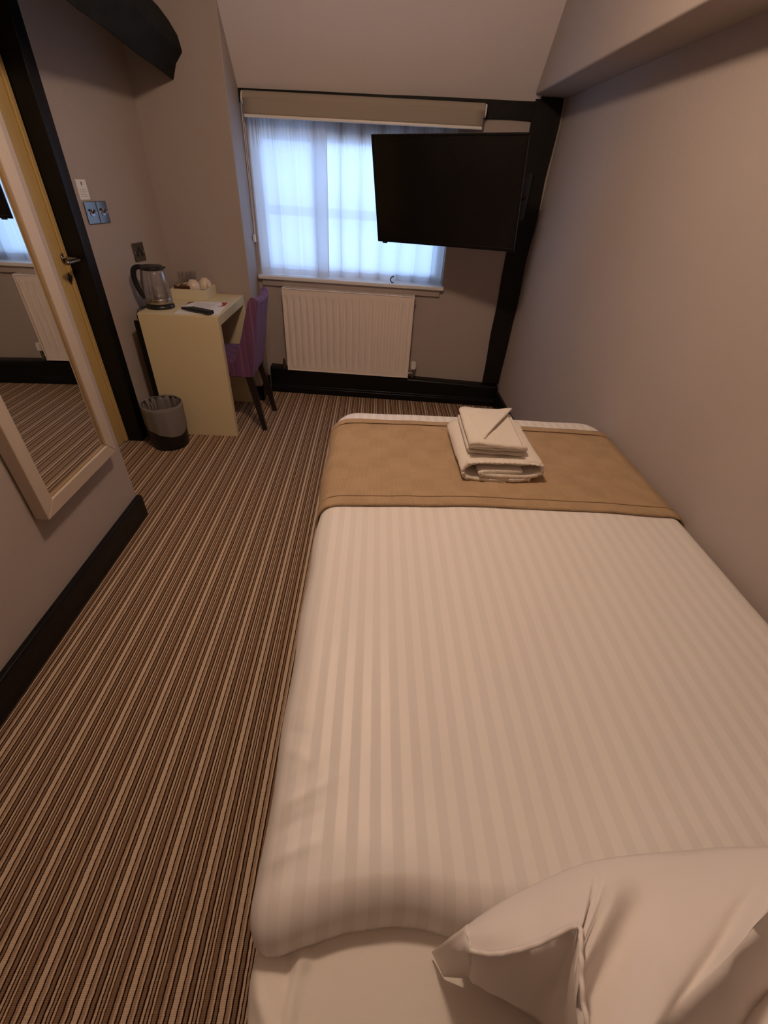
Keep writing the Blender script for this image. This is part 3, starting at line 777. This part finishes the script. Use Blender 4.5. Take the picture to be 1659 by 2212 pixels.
def drape(a, b, X0, X1, Y0_, Y1_, Z, r, R, drops):
    """cloth point: plan position (a, b) of the flat cloth folded over a rounded slab; returns position, how far over the edge"""
    ix0, ix1, iy0, iy1 = X0+R, X1-R, Y0_+R, Y1_-R
    px_, py_ = min(max(a, ix0), ix1), min(max(b, iy0), iy1)
    dx, dy = a-px_, b-py_; d = math.hypot(dx, dy)
    flat = R-r
    if d <= flat: return Vector((a, b, Z)), 0.
    nx, ny = dx/d, dy/d; s = d-flat
    th = min(s/r, PI/2)
    over = max(0, s-r*PI/2)
    rad = flat+r*math.sin(th)
    return Vector((px_+nx*rad, py_+ny*rad, Z-r+r*math.cos(th)-over)), s

DZ = .603
def duvet_pt(a, b, lift=0.):
    p, s = drape(a, b, -.147, 1.016, .122, 1.805, DZ, .055, .10 if b > .7 else .058, None)
    x, y = p.x, p.y
    top = max(0, 1-s/.06)
    p.z += top*(.010*math.sin(PI*min(1, max(0, (x+.15)/1.18)))+.006*nz(x*2.2, y*1.6, 1.)+.0025*nz(x*9, y*6, 5.))
    # puffed roll at the head edge, dips between tufts
    hd_ = math.exp(-((y-.20)/.07)**2)
    p.z += hd_*top*(.004+.003*math.sin(x*15+.6))
    hk = max(0, min(1, (.24-y)/.12))
    p.y += hk*(.022*math.exp(-((x-.06)/.10)**2)-.022*math.exp(-((x+.15)/.07)**2)+.004*nz(x*14, 2., 4.))
    # creases near the left edge by the head
    if x < .06:
        for y0, sl, am, wd, ln in ((.205, .25, .0075, .010, .055), (.232, .45, -.007, .009, .06), (.262, .55, .008, .011, .07), (.292, .6, -.005, .012, .06), (.375, -.5, .005, .011, .035), (.405, -.3, -.005, .010, .03), (.43, .2, .004, .012, .03)):
            p.z += top*am*math.exp(-((y-y0-sl*(x+.14))/wd)**2)*math.exp(-((x+.135)/ln)**2)
    if s > .03:
        p.x += (-.004+.010*nz(y*5, p.z*4, 7.))*min(1, (s-.03)/.05) if x < .2 else 0
    p.x = min(p.x, 1.004+.023*p.z)
    if lift:
        p.z += lift*top
        if x < 0 and s > .02: p.x -= lift
        if x > .9 and s > .02: p.x = min(p.x+lift, 1.008+.023*p.z)
    return p

bm = bmesh.new()
A0, A1, B0, B1 = -.40, 1.24, .083, 2.05
nu, nv = 170, 430
grid(bm, lambda i, j: duvet_pt(A0+(A1-A0)*i, B0+(B1-B0)*j), nu, nv, lambda i, j: (A0+(A1-A0)*i, B0+(B1-B0)*j))
o = link('duvet', bm, M['duvet'], None, smooth=True); tag(o, 'white satin striped duvet spread over the bed', 'duvet')

def throw_pt(i, j):
    a = -.37+1.53*i
    # the throw lies slightly bowed
    near = 1.078+.014*math.sin(PI*min(1, max(0, i)))-.05*max(0, (.2-i)/.2)**1.5*.5
    far = 1.672
    b = near+(far-near)*j
    p = duvet_pt(a, b, .008)
    p.z += .0015*nz(a*14, b*14, 8.)
    e = min(j, 1-j)*(far-near)
    if e < .04: p.z += .0022
    if j < .02: p.z -= .003+.004*max(0, nz(a*8, 1., 3.))
    return p
bm = bmesh.new(); grid(bm, throw_pt, 150, 70, lambda i, j: (-.37+1.53*i, 1.07+.6*j))
t = thing('bed_throw', 'tan knitted throw laid across the foot of the bed', 'blanket', (.43, 1.37, .6))
for v in bm.verts: v.co -= Vector((.43, 1.37, .6))
link('knitted_cloth', bm, M['throw'], t, smooth=True, solid=.006)
for j0 in (.070, .932):
    bm = bmesh.new()
    tube(bm, [throw_pt(k/90, j0)+Vector((0, 0, .0042))-Vector((.43, 1.37, .6)) for k in range(91)], .0018, 5)
    link('hem_seam', bm, mat('hem_thread', (.24, .145, .075), .9), t, smooth=True)

# ------------------------------------------------------------------ folded towels
def folded(path, thick, y0f, y1f, ny, wob, seed):
    """a sheet folded along path (x, z) and extruded in y; edges wander a little"""
    pts = smooth_path([(x, 0, z) for x, z in path], 7)
    n = len(pts); bm = bmesh.new(); L_, R_ = [], []
    for i, p in enumerate(pts):
        d = (pts[min(i+1, n-1)]-pts[max(i-1, 0)]).normalized(); nrm = Vector((-d.z, 0, d.x))
        L_.append(p+nrm*thick/2); R_.append(p-nrm*thick/2)
    loop = L_+R_[::-1]; rings = []
    for j in range(ny+1):
        t_ = j/ny; ring = []
        for k, p in enumerate(loop):
            kk = k if k < n else 2*n-1-k
            y = y0f(kk/n)+(y1f(kk/n)-y0f(kk/n))*t_
            e = wob*nz(p.x*22, y*16, p.z*40+seed); e2 = wob*nz(kk*.7, y*25, seed+4.)*(1 if t_ in (0, 1) else .3)
            sc = 1+.0*t_
            ring.append(bm.verts.new((p.x+e*.6, y+e2*1.6, p.z+e)))
        rings.append(ring)
    m = len(loop)
    for a, b in zip(rings, rings[1:]):
        for k in range(m): bm.faces.new((a[k], a[(k+1) % m], b[(k+1) % m], b[k]))
    for r in (rings[0], rings[-1]):
        for k in range(n-1): bm.faces.new((r[k], r[k+1], r[m-2-k], r[m-1-k]))
    return bm

TB = (.452, 1.405, .627)
t = thing('bath_towel', 'folded cream bath towel lying on the tan throw, under the smaller towel', 'towel', TB, .015)
path = [(.06, .026), (-.05, .024), (-.085, .020), (-.05, .015), (.06, .013), (.115, .018), (.128, .031), (.112, .043), (.02, .045), (-.09, .044), (-.128, .038), (-.142, .024), (-.128, .008), (-.08, .003), (.03, .003), (.09, .004)]
path = [(x, .0045+(z-.003)*1.27) for x, z in path]
bm = folded(path, .0115, lambda k: -.165-.012*math.sin(k*9), lambda k: .165, 20, .0045, 1.)
link('folded_cloth', bm, M['towel'], t, smooth=True)
bm = bmesh.new()
grid(bm, lambda i, j: (-.13+.255*i, -.165+.032*j+.002*nz(i*14, j, 2.), (.0635-.0075*abs(2*i-1)**4+.0016*math.sin(i*95)*(1-j))), 60, 4)
link('border_band', bm, M['towel'], t, smooth=True, solid=.003)
link('care_tag', B((-.03, .005, -.178, -.150, -.003, -.0005)), M['paper'], t)
TH = (.432, 1.420, .694)
t = thing('hand_towel', 'smaller cream towel with a turned corner, on top of the bath towel', 'towel', TH, -.02)
path = [(.085, .004), (.0, .003), (-.085, .004), (-.097, .009), (-.085, .0145), (.0, .012), (.085, .013), (.096, .019), (.085, .0245), (0, .0265), (-.085, .030), (-.096, .035), (-.080, .041), (0, .0365), (.08, .0325)]
path = [(x, z*1.15) for x, z in path]
bm = folded(path, .0075, lambda k: -.135+.014*math.sin(k*5), lambda k: .135, 14, .0025, 7.)
link('folded_cloth', bm, M['towel'], t, smooth=True)
# turned-back corner: a triangular flap from the far edge down to the front left corner
bm = bmesh.new()
def flap(i, j):
    a = Vector((-.090, .134, .047)); b = Vector((.098, .130, .045)); c_ = Vector((-.050, -.118, .047)); 
    p = a.lerp(b, i).lerp(a.lerp(c_, 1.0) if i == 0 else a.lerp(c_, 1-i*.98)+(b-a)*i*.98*(1-j)*0, j)
    # triangle a-b-c
    p = a*(1-j)+(c_*(1-i)+b*i)*j if False else (a+(b-a)*i*(1-j)+(c_-a)*j)
    p.z += .006*math.sin(PI*j)*(.6+.4*math.sin(i*4))+.009*math.exp(-((1-i)/.25)**2)*(1-.2*j)+.0018*nz(i*6, j*6, 3.)
    return p
grid(bm, flap, 18, 18)
bmesh.ops.remove_doubles(bm, verts=bm.verts[:], dist=1e-5)
link('turned_corner', bm, M['towel'], t, smooth=True, solid=.007)

# ------------------------------------------------------------------ pillows
def lerp3(a, b, k): return tuple(a[i]+(b[i]-a[i])*k for i in range(3))
FARE = [(.140, .122, .655), (.166, .136, .652), (.222, .160, .648), (.300, .186, .646), (.352, .198, .645), (.425, .206, .645), (.497, .211, .645), (.570, .215, .645), (.62, .217, .645), (.66, .217, .645), (.70, .21, .645), (.73, .195, .645)]
NEAR = [(.143, .099, .690), (.168, .093, .715), (.205, .096, .745), (.246, .106, .775), (.238, .085, .790), (.229, .048, .785), (.234, .010, .780), (.277, .025, .790), (.353, .063, .800), (.404, .089, .800), (.475, .123, .785), (.610, .173, .73)]
BASE = [(.160, .096, .552), (.186, .083, .549), (.212, .068, .552), (.245, .052, .549), (.270, .030, .549), (.285, .005, .549), (.30, -.01, .549), (.330, -.005, .66), (.398, .020, .70), (.448, .044, .705), (.518, .080, .70), (.64, .130, .69)]
BUL = [.010, .026, .034, .042, .052, .062, .070, .068, .058, .050, .040, .025]
bm = bmesh.new(); NV = 12; cols = []
def samp(L_, u):
    k = u*(len(L_)-1); i = int(min(k, len(L_)-2)); f = k-i
    g = lambda q: Vector(q) if isinstance(q, tuple) else q
    p0, p1, p2, p3 = L_[max(i-1, 0)], L_[i], L_[i+1], L_[min(i+2, len(L_)-1)]
    if isinstance(p1, float): return p1+(p2-p1)*f
    p0, p1, p2, p3 = map(Vector, (p0, p1, p2, p3))
    return .5*((2*p1)+(p2-p0)*f+(2*p0-5*p1+4*p2-p3)*f*f+(3*p1-p0-3*p2+p3)*f**3)
NU = 66
for iu in range(NU+1):
    u = iu/NU; F, S, G, bl_ = samp(FARE, u), samp(NEAR, u), samp(BASE, u), samp(BUL, u)
    ring = []
    for k in range(NV+1):                                    # top skin
        v = k/NV; p = F.lerp(S, v)
        p.z += bl_*math.sin(PI*v**.85)*(1-.15*v)
        c_ = u*11
        # gathers: soft valleys that fan out from the pinched seam corner
        for cc, wd, dp, a0 in ((5.15, .55, .030, .25), (3.65, .18, .014, .25), (4.15, .16, .012, .35), (2.1, .25, .004, .3), (7.6, .6, .016, .2)):
            p.z -= dp*math.exp(-((c_-cc)/wd)**2)*max(0, min(1, (v-a0)/.35))*(1 if cc != 7.6 else (1-.4*v))
        p.z += .004*nz(p.x*14, p.y*14, 3.)
        ring.append(p)
    out = (S-F); out.z = 0; out.normalize()
    for k in (1, 2, 3, 4):                                   # shaded end, bulging a little, down to the sheet
        v = k/5; p = S.lerp(G, v)+out*(.018 if u*11 < 6 else .018*max(0, 7-u*11))*math.sin(PI*v); p.z += .004*math.sin(u*60)*math.sin(PI*v); ring.append(p)
    ring.append(G)
    ring.append(G.lerp(Vector((F.x, F.y, .548)), .5)); 
    Fb = Vector((F.x+.012, F.y-.02, .62)); ring.append(Fb)
    cols.append([bm.verts.new(p) for p in ring])
for a, b in zip(cols, cols[1:]):
    n = len(a)
    for k in range(n): bm.faces.new((a[k], a[(k+1) % n], b[(k+1) % n], b[k]))
bm.faces.new(cols[0]); bm.faces.new(cols[-1])
t = thing('pillow', 'white pillow with a loose gathered case resting on the duvet edge', 'pillow', (.43, .05, .549), 0, 'pillows at the head of the bed')
for v in bm.verts: v.co -= Vector((.43, .05, .549))
link('pillowcase', bm, M['pillow'], t, smooth=True)
bm = bmesh.new()                                             # crumpled ear of the case at the corner
ear = {'a': (.145, .124, .675), 'b': (.143, .100, .692), 'tip': (.1145, .1165, .552), 'o': (.129, .0935, .546), 'p': (.168, .090, .560), 'm': (.130, .105, .640), 'n': (.139, .094, .610), 'c': (.150, .092, .660), 'h': (.124, .116, .642)}
E_ = {k: bm.verts.new(Vector(v)-Vector((.43, .05, .549))) for k, v in ear.items()}
for f in (('a', 'h', 'm'), ('h', 'tip', 'm'), ('a', 'm', 'b'), ('tip', 'o', 'm'), ('m', 'o', 'n'), ('b', 'm', 'n'), ('b', 'n', 'c'), ('n', 'o', 'p'), ('c', 'n', 'p')): bm.faces.new([E_[x] for x in f])
bmesh.ops.subdivide_edges(bm, edges=bm.edges[:], cuts=2, use_grid_fill=True, smooth=.25)
link('case_corner', bm, M['pillow'], t, smooth=True, solid=.0018)
bm = bmesh.new(); tube(bm, [samp(NEAR, k/60*.52)-Vector((.43, .05, .549))+Vector((-.002, -.001, .001+.0015*math.sin(k*1.3))) for k in range(61)], .0028, 6)
link('case_seam', bm, M['pillow'], t, smooth=True)

t = thing('pillow', 'white pillow at the right, leaning behind the loose gathered pillow', 'pillow', (.635, -.020, .672), math.radians(26), 'pillows at the head of the bed', rot=(math.radians(6), 0, math.radians(26)))
bm = bmesh.new()
def pil(i, j, sgn):
    x, y = 2*i-1, 2*j-1
    k = (max(0, 1-abs(x)**2.6)*max(0, 1-abs(y)**2.6))**.55
    ex = 1-.05*(1-abs(y)**2)*abs(x)**3; ey = 1-.07*(1-abs(x)**2)*abs(y)**3
    z = sgn*.112*k+.006*nz(x*2.2, y*2.2, 4.+sgn)*k+.004*math.sin(9*x+5*y)*k*(1 if sgn > 0 else 0)
    return (x*.33*ex, y*.17*ey, z)
grid(bm, lambda i, j: pil(i, j, 1), 44, 30); grid(bm, lambda i, j: pil(i, j, -1), 44, 30)
bmesh.ops.remove_doubles(bm, verts=bm.verts[:], dist=1e-5)
link('pillowcase', bm, M['pillow'], t, smooth=True)

# ------------------------------------------------------------------ lights
def emis(name, col, s):
    m = bpy.data.materials.new(name); m.use_nodes = True; nt = m.node_tree; nt.nodes.remove(nt.nodes['Principled BSDF'])
    e = nt.nodes.new('ShaderNodeEmission'); e.inputs[0].default_value = (*col, 1); e.inputs[1].default_value = s
    nt.links.new(e.outputs[0], nt.nodes['Material Output'].inputs[0]); return m
LAMP = (-.10, 1.26, 2.4)
t = thing('ceiling_light', 'round ceiling light with a glowing dome above the bed', 'ceiling light', LAMP)
bm = bmesh.new(); lathe(bm, [(0, 0), (.11, 0), (.11, -.03), (.095, -.035), (0, -.035)], 36); link('ceiling_rose', bm, M['white_plastic'], t, smooth=False, bevel=.003)
bm = bmesh.new(); lathe(bm, [(.092, -.035), (.094, -.075), (.080, -.112), (.046, -.130), (0, -.135)], 32, close=False)
link('lamp_dome', bm, emis('warm_lamp', (1., .72, .525), 148.), t, smooth=True)

w = bpy.data.worlds.new('sky'); bpy.context.scene.world = w; w.use_nodes = True
bg = w.node_tree.nodes['Background']; bg.inputs['Color'].default_value = (.395, .60, 1.0, 1); bg.inputs['Strength'].default_value = 4.3
pd = bpy.data.lights.new('window_portal', 'AREA'); pd.shape = 'RECTANGLE'; pd.size = U1-U0; pd.size_y = Z1-Z0; pd.cycles.is_portal = True
po = bpy.data.objects.new('window_portal', pd); C.objects.link(po)
wr = Matrix.Rotation(WROT[2], 4, 'Z')
po.matrix_world = Matrix.Translation(WIN) @ wr @ Matrix.Translation(((U0+U1)/2, .25, (Z0+Z1)/2)) @ Matrix.Rotation(-PI/2, 4, 'X')

sc = bpy.context.scene
sc.view_settings.view_transform = 'Standard'; sc.view_settings.look = 'None'; sc.view_settings.gamma = 1; sc.view_settings.use_curve_mapping = False
sc.view_settings.exposure = 0.0
sc.cycles.use_denoising = True
sc.cycles.max_bounces = 10; sc.cycles.diffuse_bounces = 6; sc.cycles.transparent_max_bounces = 16
sc.cycles.sample_clamp_indirect = 6
